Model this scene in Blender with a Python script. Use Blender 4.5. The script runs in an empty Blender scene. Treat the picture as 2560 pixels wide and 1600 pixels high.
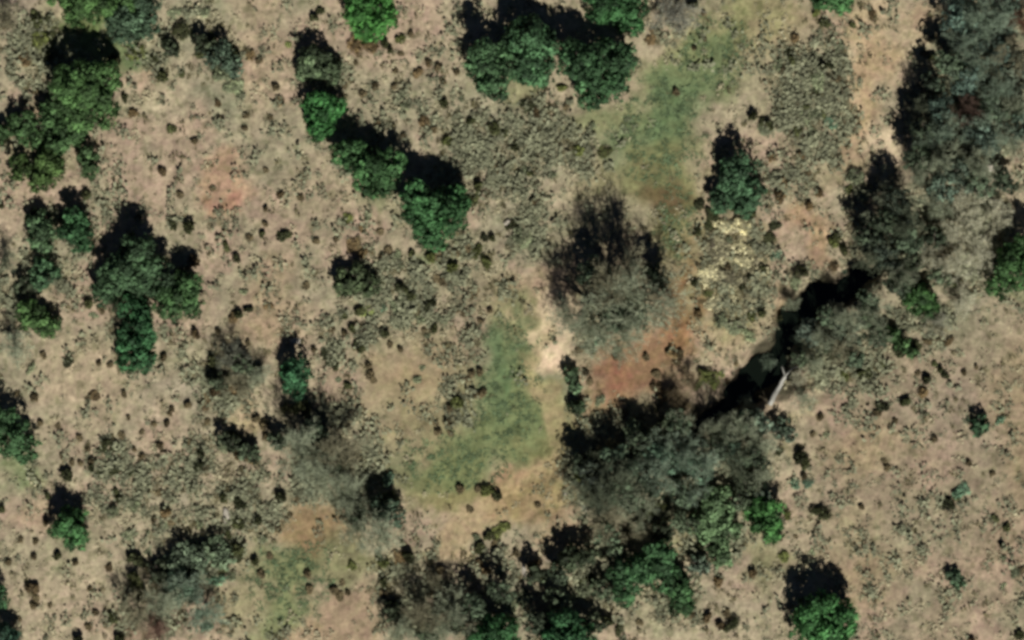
import bpy, math, random
import numpy as np
from mathutils import Vector

# ------------------------------------------------------------------ camera, sky, sun, exposure
M = 0.05                                   # metres per photograph pixel (2560 x 1600)
HCAM = 600.0
sc = bpy.context.scene
C = sc.collection
cd = bpy.data.cameras.new("camera")
cam = bpy.data.objects.new("camera", cd); C.objects.link(cam)
cam.location = (0, 0, HCAM)
cam.rotation_euler = (0, 0, 0)
cd.sensor_width = 36.0
cd.lens = 36.0 * HCAM / (2560 * M)
cd.clip_start = 10; cd.clip_end = 5000
sc.camera = cam

SUN_EL = math.radians(46)
SH = Vector((-0.29, 0.957, 0)).normalized()        # where shadows fall on the ground
w = bpy.data.worlds.new("World"); sc.world = w; w.use_nodes = True
nt = w.node_tree
sky = nt.nodes.new("ShaderNodeTexSky"); sky.sky_type = 'NISHITA'; sky.sun_disc = False
sky.sun_elevation = SUN_EL; sky.sun_rotation = math.atan2(-SH.x, -SH.y)
sky.altitude = 3000; sky.air_density = 0.28; sky.dust_density = 0.1
bg = nt.nodes["Background"]; bg.inputs[1].default_value = 0.05
nt.links.new(sky.outputs[0], bg.inputs[0])
sd = bpy.data.lights.new("sun", 'SUN'); sd.energy = 4.7; sd.angle = math.radians(0.5); sd.color = (1.0, 0.97, 0.90)
sun = bpy.data.objects.new("sun", sd); C.objects.link(sun)
ldir = Vector((SH.x * math.cos(SUN_EL), SH.y * math.cos(SUN_EL), -math.sin(SUN_EL)))
sun.rotation_euler = ldir.to_track_quat('-Z', 'Y').to_euler()
sun.location = (30, -80, 90)
sc.view_settings.view_transform = 'Standard'
sc.view_settings.look = 'None'
sc.view_settings.exposure = 0.42
sc.view_settings.gamma = 1.0
sc.cycles.pixel_filter_type = 'BLACKMAN_HARRIS'
sc.cycles.filter_width = 3.4
sc.cycles.max_bounces = 4

# ------------------------------------------------------------------ helpers
rng = np.random.default_rng(7)
random.seed(7)

def W(px, py):
    return (px - 1280) * M, (800 - py) * M

def lin(c):
    c = np.asarray(c, float) / 255.0
    return np.where(c <= 0.04045, c / 12.92, ((c + 0.055) / 1.055) ** 2.4)

_tab = rng.random((256, 256))
def vnoise(x, y):
    xi = np.floor(x).astype(int); yi = np.floor(y).astype(int)
    fx = x - xi; fy = y - yi
    fx = fx * fx * (3 - 2 * fx); fy = fy * fy * (3 - 2 * fy)
    a = _tab[xi & 255, yi & 255]; b = _tab[(xi + 1) & 255, yi & 255]
    c = _tab[xi & 255, (yi + 1) & 255]; d = _tab[(xi + 1) & 255, (yi + 1) & 255]
    return (a * (1 - fx) + b * fx) * (1 - fy) + (c * (1 - fx) + d * fx) * fy
def fbm(x, y, o=4, s=0.0):
    t = 0; a = 0.5; n = 0
    for k in range(o):
        t = t + a * vnoise(x * 2 ** k + 17.3 * k + s, y * 2 ** k + 9.1 * k + s * 1.7); n += a; a *= 0.5
    return t / n          # 0..1

def sstep(a, b, x):
    t = np.clip((x - a) / (b - a), 0, 1)
    return t * t * (3 - 2 * t)

def mesh_np(name, verts, faces, mat, tone=None, smooth=False):
    """faces: (n,k) int array"""
    me = bpy.data.meshes.new(name)
    n, k = faces.shape
    me.vertices.add(len(verts)); me.vertices.foreach_set("co", np.ascontiguousarray(verts, dtype=np.float32).ravel())
    me.loops.add(n * k); me.loops.foreach_set("vertex_index", np.ascontiguousarray(faces, dtype=np.int32).ravel())
    me.polygons.add(n)
    me.polygons.foreach_set("loop_start", np.arange(0, n * k, k, dtype=np.int32))
    me.polygons.foreach_set("loop_total", np.full(n, k, dtype=np.int32))
    if smooth: me.polygons.foreach_set("use_smooth", np.ones(n, dtype=bool))
    me.update(calc_edges=True)
    if tone is not None:
        at = me.attributes.new("tone", 'FLOAT', 'FACE'); at.data.foreach_set("value", np.asarray(tone, dtype=np.float32))
    me.materials.append(mat)
    return me

def tag(o, label=None, cat=None, group=None, kind=None):
    if label: o['label'] = label
    if cat: o['category'] = cat
    if group: o['group'] = group
    if kind: o['kind'] = kind
    return o

# ------------------------------------------------------------------ materials
def N(nt, t, **kw):
    n = nt.nodes.new(t)
    for k, v in kw.items(): setattr(n, k, v)
    return n

def foliage_mat(name, rough=0.75, trans=0.25):
    m = bpy.data.materials.new(name); m.use_nodes = True
    nt = m.node_tree; L = nt.links; p = nt.nodes["Principled BSDF"]; out = nt.nodes["Material Output"]
    oi = N(nt, "ShaderNodeObjectInfo"); at = N(nt, "ShaderNodeAttribute", attribute_name="tone")
    tc = N(nt, "ShaderNodeTexCoord"); no = N(nt, "ShaderNodeTexNoise"); no.inputs["Scale"].default_value = 0.9; no.inputs["Detail"].default_value = 3
    L.new(tc.outputs["Object"], no.inputs["Vector"])
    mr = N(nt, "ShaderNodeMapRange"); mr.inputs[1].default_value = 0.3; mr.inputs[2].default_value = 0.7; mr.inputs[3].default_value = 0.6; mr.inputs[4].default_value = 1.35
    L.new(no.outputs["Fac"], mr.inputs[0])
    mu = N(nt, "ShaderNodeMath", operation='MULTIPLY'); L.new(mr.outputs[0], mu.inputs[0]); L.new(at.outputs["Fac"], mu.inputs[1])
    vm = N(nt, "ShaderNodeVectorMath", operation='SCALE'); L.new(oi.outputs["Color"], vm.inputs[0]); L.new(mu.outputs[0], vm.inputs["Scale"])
    L.new(vm.outputs[0], p.inputs["Base Color"]); p.inputs["Roughness"].default_value = rough
    p.inputs["Specular IOR Level"].default_value = 0.25
    if trans > 0:
        tr = N(nt, "ShaderNodeBsdfTranslucent"); L.new(vm.outputs[0], tr.inputs[0])
        mx = N(nt, "ShaderNodeMixShader"); mx.inputs[0].default_value = trans
        L.new(p.outputs[0], mx.inputs[1]); L.new(tr.outputs[0], mx.inputs[2]); L.new(mx.outputs[0], out.inputs[0])
    return m

LEAF = foliage_mat("leaf_foliage"); TWIG = foliage_mat("twig_bark", 0.9, 0.0)

bark = bpy.data.materials.new("bark"); bark.use_nodes = True
_nt = bark.node_tree; _n = N(_nt, "ShaderNodeTexNoise"); _n.inputs["Scale"].default_value = 6
_r = N(_nt, "ShaderNodeValToRGB"); _r.color_ramp.elements[0].color = (0.05, 0.04, 0.03, 1); _r.color_ramp.elements[1].color = (0.18, 0.15, 0.12, 1)
_nt.links.new(_n.outputs["Fac"], _r.inputs[0]); _nt.links.new(_r.outputs[0], _nt.nodes["Principled BSDF"].inputs["Base Color"])
_nt.nodes["Principled BSDF"].inputs["Roughness"].default_value = 0.9

def stone_mat(name, a, b):
    m = bpy.data.materials.new(name); m.use_nodes = True; nt = m.node_tree
    n = N(nt, "ShaderNodeTexNoise"); n.inputs["Scale"].default_value = 3; n.inputs["Detail"].default_value = 6
    r = N(nt, "ShaderNodeValToRGB"); r.color_ramp.elements[0].color = (*a, 1); r.color_ramp.elements[1].color = (*b, 1)
    r.color_ramp.elements[0].position = 0.35; r.color_ramp.elements[1].position = 0.65
    nt.links.new(n.outputs["Fac"], r.inputs[0]); nt.links.new(r.outputs[0], nt.nodes["Principled BSDF"].inputs["Base Color"])
    nt.nodes["Principled BSDF"].inputs["Roughness"].default_value = 0.85
    return m
limestone = stone_mat("limestone", (0.24, 0.215, 0.175), (0.38, 0.345, 0.285))
deadwood = stone_mat("weathered_wood", (0.17, 0.165, 0.145), (0.36, 0.35, 0.31))

# ------------------------------------------------------------------ ground colour and relief
KALB = 0.80                                 # picture value of a sunlit surface -> its base colour
# soil and grass patches: x, y, rx, ry, rotation (deg, clockwise in the picture), softness, strength, colour in the photograph
PATCH = [
 # the pasture swath from the top edge down to the middle
 (1850, 60, 150, 100, -50, .8, .8, (142,138,98)), (1740, 170, 220, 80, -45, .8, .95, (130,130,90)),
 (1660, 290, 200, 80, -48, .7, 1.0, (100,118,82)), (1780, 140, 150, 45, -48, .8, .8, (108,120,84)), (1600, 350, 90, 80, -30, .8, .8, (92,114,80)),
 (1650, 430, 110, 120, 0, .7, .8, (116,116,78)), (1700, 560, 60, 130, 5, .8, .9, (122,120,80)), (1930, 30, 90, 70, -60, .8, .8, (132,128,90)), (1590, 440, 110, 80, 0, .8, .8, (116,118,80)),
 (1930, 90, 50, 170, 8, .7, .6, (150,140,108)), (1450, 330, 110, 60, -20, .8, .6, (134,130,98)),
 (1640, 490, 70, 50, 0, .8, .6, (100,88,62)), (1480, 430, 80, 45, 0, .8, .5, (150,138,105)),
 # leaf litter under the wooded belt, colour darkened as if shaded by the trees
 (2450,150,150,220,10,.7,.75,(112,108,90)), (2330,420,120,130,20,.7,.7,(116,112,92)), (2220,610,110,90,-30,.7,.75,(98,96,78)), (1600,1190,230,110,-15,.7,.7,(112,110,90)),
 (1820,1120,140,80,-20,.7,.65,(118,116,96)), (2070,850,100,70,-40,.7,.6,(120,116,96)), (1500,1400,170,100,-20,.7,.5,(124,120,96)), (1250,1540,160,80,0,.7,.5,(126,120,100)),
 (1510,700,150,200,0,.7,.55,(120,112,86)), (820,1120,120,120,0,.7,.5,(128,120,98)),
 # green meadow by the waterhole
 (1290, 870, 95, 140, 5, .5, .95, (100,118,84)), (1260, 1010, 130, 130, 20, .5, .95, (100,120,82)),
 (1330, 1000, 55, 190, 3, .5, .8, (112,120,82)), (1180, 1120, 160, 95, -22, .5, .95, (114,123,84)),
 (1110, 1210, 130, 75, -15, .6, .85, (116,122,82)), (1000, 1190, 110, 70, 30, .7, .75, (110,112,78)),
 (1380, 1110, 100, 60, -30, .7, .8, (128,124,84)), (1270, 790, 80, 60, 0, .8, .6, (128,122,88)),
 (1230, 730, 110, 50, 10, .8, .6, (150,136,104)),
 # tan tongue between the meadow and the bare soil
 (1040, 960, 170, 130, -10, .7, .8, (150,136,104)), (1060, 1060, 100, 70, -25, .7, .6, (140,130,96)),
 (1020, 890, 110, 50, -20, .8, .6, (160,138,108)),
 (1360, 1000, 22, 140, 2, .6, .8, (158,144,108)),
 # bare pale soil
 (1390, 825, 60, 95, -14, .35, 1.0, (208,186,156)), (1420, 890, 42, 55, -10, .5, .9, (194,172,140)),
 (1350, 725, 60, 50, 20, .7, .6, (164,140,116)), (1330, 790, 25, 55, 25, .6, .6, (176,160,124)),
 # red-brown soil
 (1580, 930, 130, 95, -20, .9, 1.0, (136,106,82)), (1560, 965, 70, 55, 0, .9, .8, (134,96,74)),
 (1690, 850, 85, 80, -40, .7, .95, (156,118,86)), (1720, 740, 50, 110, 8, .6, .9, (128,104,72)),
 (1500, 1040, 110, 60, -15, .8, .7, (146,126,94)), (1600, 1080, 110, 40, -20, .8, .6, (138,120,84)),
 (1850, 870, 90, 40, -30, .7, .7, (164,148,118)), (1650, 900, 60, 50, 0, .8, .5, (128,108,82)),
 (1960, 770, 35, 60, 10, .6, .7, (160,136,108)),
 # ochre bar below the meadow
 (1330, 1190, 120, 50, -38, .5, .95, (170,150,116)), (1210, 1300, 150, 50, -35, .5, .95, (168,148,116)),
 (1120, 1370, 90, 45, -30, .6, .9, (160,142,112)), (1260, 1210, 90, 22, -38, .5, .6, (160,132,102)),
 (1330, 1260, 120, 60, -25, .7, .8, (138,120,84)), (1400, 1210, 60, 90, 0, .6, .7, (140,126,88)),
 (1380, 1310, 60, 50, 0, .8, .7, (154,132,106)), (1140, 1250, 90, 35, -20, .7, .7, (132,122,84)),
 # lower-left meadow and the bare soil beside it
 (800, 1395, 130, 65, 0, .8, .9, (120,120,86)), (720, 1430, 90, 100, 10, .8, .95, (118,124,86)),
 (690, 1540, 60, 80, 5, .6, .85, (120,128,88)), (790, 1320, 70, 70, 0, .6, .9, (138,116,86)),
 (860, 1540, 110, 70, -20, .6, .95, (154,134,110)), (750, 1590, 90, 30, 0, .7, .8, (154,134,108)),
 (940, 1420, 70, 60, 0, .8, .6, (128,124,86)),
 # upper-left green flush and grass round the trees
 (210, 100, 130, 85, 15, .6, 1.0, (96,110,68)), (310, 130, 90, 55, 10, .7, .9, (90,110,72)),
 (190, 150, 120, 60, 0, .7, .6, (128,130,96)), (500, 60, 100, 60, 0, .8, .5, (134,136,108)),
 (560, 230, 80, 50, 20, .8, .6, (122,130,104)), (100, 370, 110, 80, 0, .7, .5, (112,120,84)),
 (120, 700, 90, 40, 0, .8, .5, (120,124,86)), (40, 1180, 70, 35, 0, .7, .7, (120,134,92)),
 (180, 1370, 60, 30, 0, .8, .5, (126,134,98)),
 (950, 490, 80, 35, 0, .7, .7, (118,124,90)), (1100, 630, 90, 35, 0, .7, .7, (112,126,86)),
 (1300, 235, 60, 40, 0, .7, .6, (124,130,88)), (1520, 280, 120, 35, -10, .7, .7, (118,126,86)),
 (1920, 1390, 80, 60, 0, .7, .6, (122,120,84)), (1650, 1510, 80, 45, 0, .8, .5, (126,128,94)),
 (2370, 790, 70, 60, 0, .7, .5, (128,128,102)), (2540, 750, 60, 30, 0, .7, .6, (112,122,82)),
 (1700, 1370, 40, 60, 0, .7, .6, (132,132,94)),
 # vehicle tracks and trampled lines
 (1262, 1278, 120, 6, -36, .8, .6, (182,158,122)), (1200, 1345, 70, 6, -30, .8, .5, (180,154,120)), (1225, 1300, 110, 5, -36, .8, .35, (176,150,114)),
 (762, 1500, 5, 70, -12, .8, .6, (166,146,112)), (785, 1570, 5, 50, -30, .8, .5, (172,148,116)), (1080, 925, 120, 5, -38, .8, .35, (172,154,118)),
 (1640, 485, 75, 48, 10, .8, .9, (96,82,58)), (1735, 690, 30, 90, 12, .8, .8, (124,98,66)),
 # pink, red and ochre soil
 (570, 450, 55, 90, 10, .6, .85, (166,136,112)), (555, 500, 30, 35, 0, .6, .7, (160,122,100)),
 (650, 60, 90, 130, 0, .8, .6, (164,146,120)), (640, 200, 60, 90, 0, .8, .5, (168,146,122)),
 (350, 200, 25, 50, 0, .7, .6, (166,142,120)), (85, 270, 30, 25, 0, .6, .8, (176,150,126)),
 (40, 20, 60, 40, 0, .7, .5, (142,134,120)),
 (700, 820, 110, 50, 0, .8, .6, (160,138,114)), (660, 720, 80, 90, 0, .8, .6, (156,138,110)),
 (800, 500, 80, 80, 0, .8, .5, (162,144,120)), (230, 930, 160, 110, 0, .7, .7, (164,148,122)),
 (90, 1280, 60, 40, 0, .7, .7, (166,144,120)), (150, 1510, 120, 80, 0, .8, .6, (166,150,126)),
 (470, 1260, 30, 60, 0, .7, .7, (170,158,136)), (440, 980, 90, 40, 0, .8, .5, (170,158,138)),
 (610, 1050, 60, 40, -20, .8, .6, (160,138,104)), (640, 850, 60, 60, 0, .8, .4, (160,142,110)),
 (2020, 560, 55, 60, 0, .6, .9, (160,134,106)), (2040, 640, 30, 50, 0, .7, .7, (152,126,100)),
 (2170, 180, 55, 170, 8, .7, .9, (178,154,122)), (2260, 100, 60, 80, 20, .7, .8, (168,152,124)),
 (2220, 380, 65, 65, -20, .6, 1.0, (188,170,142)), (2150, 330, 50, 100, 15, .7, .7, (162,140,110)),
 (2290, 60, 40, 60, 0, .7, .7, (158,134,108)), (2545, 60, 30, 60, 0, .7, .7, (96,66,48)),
 (2550, 300, 40, 60, 0, .7, .6, (150,136,112)), (2080, 430, 80, 50, 0, .8, .5, (150,136,100)),
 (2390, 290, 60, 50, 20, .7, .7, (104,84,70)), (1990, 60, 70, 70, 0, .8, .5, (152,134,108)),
 # pale draws of brush
 (1330, 370, 90, 90, 0, .7, .7, (150,146,122)), (1240, 300, 60, 60, 0, .8, .5, (150,144,124)),
 (1260, 560, 70, 60, 0, .8, .5, (142,142,118)), (1340, 600, 50, 70, 0, .8, .5, (124,128,96)),
 (1840, 660, 110, 130, 0, .3, .9, (158,146,110)), (1830, 800, 80, 60, 0, .6, .8, (148,138,102)),
 (2440, 600, 100, 110, 20, .6, .8, (146,140,118)), (2490, 450, 40, 60, 20, .6, .8, (150,144,124)),
 (2200, 560, 90, 40, 0, .7, .6, (140,132,110)), (2420, 720, 60, 60, 0, .7, .7, (142,136,116)),
 (1460, 1255, 12, 60, -8, .4, .9, (162,160,144)), (1560, 1290, 70, 30, -10, .7, .6, (134,126,106)),
 (1860, 1120, 60, 25, 0, .7, .5, (120,118,100)), (1970, 1060, 20, 70, 20, .6, .8, (160,148,118)),
 (1330, 1420, 60, 80, 0, .7, .6, (150,132,112)), (1290, 1500, 60, 60, 0, .8, .6, (142,134,116)),
 (1500, 1440, 60, 60, 20, .7, .6, (128,126,104)), (940, 1340, 40, 40, 0, .7, .5, (150,142,120)),
 (2560, 1050, 90, 200, 0, .8, .6, (148,128,98)), (2200, 1120, 160, 60, -10, .8, .5, (148,130,98)),
 (2150, 1430, 120, 80, 0, .8, .6, (142,126,96)), (2360, 1050, 180, 110, 0, .8, .5, (150,136,118)),
 (2500, 1380, 110, 110, 0, .8, .5, (150,130,108)), (2140, 1310, 60, 60, 0, .8, .5, (158,146,114)),
 (2110, 960, 60, 60, 0, .8, .5, (152,130,112)), (1400, 1395, 40, 18, 0, .7, .7, (150,144,130)),
 (1392, 825, 66, 100, -14, .4, 1.0, (208,186,156)), (1350, 900, 30, 110, 3, .7, .7, (164,150,112)),
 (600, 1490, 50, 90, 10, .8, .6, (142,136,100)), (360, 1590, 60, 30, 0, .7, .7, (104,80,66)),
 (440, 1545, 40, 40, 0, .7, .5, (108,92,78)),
]

# dark draw with standing water: centre line and half width in pixels
DRAW = [(2200, 660, 12), (2140, 700, 30), (2060, 740, 42), (1985, 800, 36), (1950, 880, 24), (1900, 940, 42),
        (1845, 990, 36), (1785, 1030, 22), (1730, 1062, 10)]
def draw_dist(px, py):
    """signed-ish distance: 1 on the centre line, 0 at the edge, negative outside"""
    best = np.full(px.shape, -9.0)
    for (x0, y0, r0), (x1, y1, r1) in zip(DRAW[:-1], DRAW[1:]):
        dx, dy = x1 - x0, y1 - y0
        t = np.clip(((px - x0) * dx + (py - y0) * dy) / (dx * dx + dy * dy), 0, 1)
        d = np.hypot(px - x0 - t * dx, py - y0 - t * dy); r = r0 + (r1 - r0) * t
        best = np.maximum(best, (r - d) / 18.0)
    return best

ZONES = [ # x, y, rx, ry, density
 (1230,400,150,150,.9), (1330,330,120,100,.7), (980,740,170,110,1.0), (900,850,150,90,.7), (1150,690,140,110,.8), (1840,680,115,150,1.0), (2030,260,120,220,.9),
 (330,1220,160,130,.7), (480,1380,140,110,1.0), (560,960,110,90,.6), (1960,460,110,80,.5), (1450,370,150,80,.6), (2400,600,150,160,1.0), (1700,1480,140,100,.7),
 (490,110,140,110,.8), (2100,880,150,120,1.0), (1500,1450,110,110,.8), (1600,1180,230,150,.8), (1080,1500,180,120,.8), (830,1150,150,150,.8), (1480,790,150,120,.5),
 (1620,1060,180,55,.6), (80,720,110,150,.6), (560,1190,130,120,.8), (820,190,60,60,.8), (1320,580,90,90,.7), (2420,200,180,260,1.0), (2220,560,140,130,.9), (1200,310,80,60,.6),
 (1120,1000,110,90,.35), (650,1290,80,80,.6), (1230,1380,100,80,.5), (1290,1490,90,80,.7), (2200,1250,420,420,.12), (130,600,160,120,.3), (90,150,100,130,.5), (1020,250,170,180,.30), (1850,1150,120,100,.8),
 (380,1520,130,90,.9), (1780,1340,90,130,.6), (2300,800,100,60,.7), (1150,860,120,60,.4), (570,300,60,120,.2)]

def ground_colour(px, py):
    wx = px + 75 * (fbm(px / 75, py / 75, 5, 3.1) - .5) * 2; wy = py + 75 * (fbm(px / 75, py / 75, 5, 8.7) - .5) * 2
    col = np.empty(px.shape + (3,)); col[:] = lin((160, 148, 123))
    right = sstep(1900, 2200, px) * sstep(700, 900, py)
    col = col * (1 - right[..., None]) + right[..., None] * lin((144, 130, 108))
    a = fbm(px / 230, py / 230, 4, 21.0)[..., None]; b = fbm(px / 130, py / 130, 4, 33.0)[..., None]
    col = col + (lin((140, 134, 110)) - col) * sstep(.45, .68, a) * .6
    col = col + (lin((168, 142, 124)) - col) * sstep(.5, .7, b) * .5
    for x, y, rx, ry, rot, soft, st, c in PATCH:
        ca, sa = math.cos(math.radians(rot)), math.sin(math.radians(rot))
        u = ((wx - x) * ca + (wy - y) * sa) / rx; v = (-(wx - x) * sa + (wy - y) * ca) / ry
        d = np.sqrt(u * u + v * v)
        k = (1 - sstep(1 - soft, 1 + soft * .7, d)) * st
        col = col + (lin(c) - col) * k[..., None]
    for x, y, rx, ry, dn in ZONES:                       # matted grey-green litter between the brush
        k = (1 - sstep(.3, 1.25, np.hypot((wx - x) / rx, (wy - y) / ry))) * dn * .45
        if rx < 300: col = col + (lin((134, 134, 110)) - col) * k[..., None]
    # streaks and mottling of dry grass, soil and litter
    m1 = fbm(px / 26, py / 26, 4, 51.0); m2 = fbm(px / 9, py / 9, 3, 71.0)
    smooth = np.zeros(px.shape)
    for x, y, rx, ry in SMOOTH:
        smooth = np.maximum(smooth, 1 - sstep(.7, 1.2, np.hypot((px - x) / rx, (py - y) / ry)))
    amp = 1 - .35 * smooth
    f = 1 + amp * ((m1 - .5) * 0.70 + (m2 - .5) * 0.55)
    col = col * f[..., None]
    # litter flecks
    fl = sstep(.60, .78, fbm(px / 13, py / 13, 2, 91.0)) * amp
    col = col * (1 - fl[..., None] * np.array([.30, .26, .32]))
    pale = sstep(.66, .84, fbm(px / 12, py / 12, 2, 131.0)) * amp
    col = col * (1 + .18 * pale[..., None])
    dd = draw_dist(wx, wy)
    wet = sstep(-1.0, .8, dd)[..., None]
    col = col * (1 - wet) + lin((70, 66, 52)) * wet
    return np.clip(col * KALB, 0.01, .8)

SMOOTH = [(1290, 980, 130, 220), (1150, 1150, 170, 90), (1650, 330, 150, 200), (1385, 820, 60, 110), (730, 1450, 130, 120),
          (1210, 1290, 150, 80), (1000, 950, 120, 110), (860, 1540, 100, 60), (1600, 920, 120, 90)]

def relief(x, y):
    px = x / M + 1280; py = 800 - y / M
    z = 0.9 * (fbm(x / 28, y / 28, 3, 5.0) - .5) + 0.30 * (fbm(x / 2.6, y / 2.6, 2, 6.0) - .5) + 0.12 * (fbm(x / .8, y / .8, 2, 7.5) - .5)
    wx = px + 30 * (fbm(px / 40, py / 40, 4, 3.1) - .5) * 2; wy = py + 30 * (fbm(px / 40, py / 40, 3, 8.7) - .5) * 2
    return z - 3.0 * sstep(-1.3, 1.1, draw_dist(wx, wy))
def gz(px, py):
    x, y = W(px, py)
    return float(relief(np.array([x]), np.array([y]))[0])

# ground sheet, dense under the picture, coarse out to the horizon
def axis(half, step, far):
    inner = np.arange(-half, half + step * .5, step)
    o = []; d = step; p = half
    while p < far:
        d *= 1.18; p += d; o.append(p)
    o = np.array(o)
    return np.concatenate([-o[::-1], inner, o])
xs = axis(72, .2, 2500); ys = axis(48, .2, 2500)
X, Y = np.meshgrid(xs, ys)
far = sstep(90, 200, np.hypot(X, Y))
Z = relief(X, Y) * (1 - .0 * far)
V = np.stack([X, Y, Z], -1).reshape(-1, 3)
nx, ny = len(xs), len(ys)
idx = np.arange(nx * ny).reshape(ny, nx)
F = np.stack([idx[:-1, :-1], idx[:-1, 1:], idx[1:, 1:], idx[1:, :-1]], -1).reshape(-1, 4)
gm = bpy.data.materials.new("soil_and_grass"); gm.use_nodes = True
nt = gm.node_tree; L = nt.links; p = nt.nodes["Principled BSDF"]
ac = N(nt, "ShaderNodeAttribute", attribute_name="soil"); tc = N(nt, "ShaderNodeTexCoord")
n1 = N(nt, "ShaderNodeTexNoise"); n1.inputs["Scale"].default_value = 2.2; n1.inputs["Detail"].default_value = 6; n1.inputs["Roughness"].default_value = .65
n2 = N(nt, "ShaderNodeTexNoise"); n2.inputs["Scale"].default_value = .8; n2.inputs["Detail"].default_value = 4
L.new(tc.outputs["Object"], n1.inputs["Vector"]); L.new(tc.outputs["Object"], n2.inputs["Vector"])
r1 = N(nt, "ShaderNodeMapRange"); r1.inputs[1].default_value = .3; r1.inputs[2].default_value = .7; r1.inputs[3].default_value = .74; r1.inputs[4].default_value = 1.24
L.new(n1.outputs["Fac"], r1.inputs[0])
vs = N(nt, "ShaderNodeVectorMath", operation='SCALE'); L.new(ac.outputs["Color"], vs.inputs[0]); L.new(r1.outputs[0], vs.inputs["Scale"])
hs = N(nt, "ShaderNodeHueSaturation"); r2 = N(nt, "ShaderNodeMapRange"); r2.inputs[1].default_value = .3; r2.inputs[2].default_value = .7; r2.inputs[3].default_value = .485; r2.inputs[4].default_value = .515
L.new(n2.outputs["Fac"], r2.inputs[0]); L.new(r2.outputs[0], hs.inputs["Hue"]); L.new(vs.outputs[0], hs.inputs["Color"])
L.new(hs.outputs[0], p.inputs["Base Color"]); p.inputs["Roughness"].default_value = .95; p.inputs["Specular IOR Level"].default_value = .1
bp = N(nt, "ShaderNodeBump"); bp.inputs["Strength"].default_value = .35; bp.inputs["Distance"].default_value = .12
L.new(n1.outputs["Fac"], bp.inputs["Height"]); L.new(bp.outputs[0], p.inputs["Normal"])
gme = mesh_np("ground", V, F, gm, smooth=True)
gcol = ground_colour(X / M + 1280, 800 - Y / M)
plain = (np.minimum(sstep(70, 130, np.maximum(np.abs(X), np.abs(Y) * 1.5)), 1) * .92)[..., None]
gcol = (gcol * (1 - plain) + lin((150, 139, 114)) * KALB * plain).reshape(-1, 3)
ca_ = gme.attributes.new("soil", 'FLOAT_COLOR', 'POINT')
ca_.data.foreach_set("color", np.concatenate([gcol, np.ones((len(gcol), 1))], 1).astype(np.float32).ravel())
ground = bpy.data.objects.new("ground", gme); C.objects.link(ground); tag(ground, kind='structure')

# standing water in the draw
wm = bpy.data.materials.new("dark_water"); wm.use_nodes = True
nt = wm.node_tree; p = nt.nodes["Principled BSDF"]
p.inputs["Base Color"].default_value = (.004, .006, .004, 1); p.inputs["Roughness"].default_value = .05; p.inputs["IOR"].default_value = 1.33
n = N(nt, "ShaderNodeTexNoise"); n.inputs["Scale"].default_value = 4; b = N(nt, "ShaderNodeBump"); b.inputs["Strength"].default_value = .04
nt.links.new(n.outputs["Fac"], b.inputs["Height"]); nt.links.new(b.outputs[0], p.inputs["Normal"])
pts = []
for side in (1, -1):
    seq = DRAW if side == 1 else DRAW[::-1]
    for i, (x, y, r) in enumerate(seq):
        x0, y0, _ = seq[max(i - 1, 0)]; x1, y1, _ = seq[min(i + 1, len(seq) - 1)]
        d = math.hypot(x1 - x0, y1 - y0); nxp, nyp = (y1 - y0) / d, -(x1 - x0) / d
        a, bb = W(x + nxp * (r + 4), y + nyp * (r + 4)); pts.append((a, bb, -1.7))
wme = bpy.data.meshes.new("water"); wme.from_pydata(pts, [], [tuple(range(len(pts)))]); wme.materials.append(wm)
wo = bpy.data.objects.new("water", wme); C.objects.link(wo); tag(wo, kind='structure')

# ------------------------------------------------------------------ foliage builders
def unit(a):
    return a / np.maximum(np.linalg.norm(a, axis=-1, keepdims=True), 1e-9)

def leaf_quads(cen, nor, size, r):
    n = len(cen)
    t = unit(np.cross(nor, r.normal(size=(n, 3)))); b = np.cross(nor, t)
    s = size[:, None]; asp = r.uniform(.55, 1.0, (n, 1))
    v = np.stack([cen - t * s - b * s * asp * .6, cen + t * s * .8 - b * s * asp, cen + t * s + b * s * asp * .7, cen - t * s * .7 + b * s * asp], 1)
    v += r.normal(size=v.shape) * s[:, None] * .18
    return v.reshape(-1, 3), np.arange(4 * n).reshape(n, 4)

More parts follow.
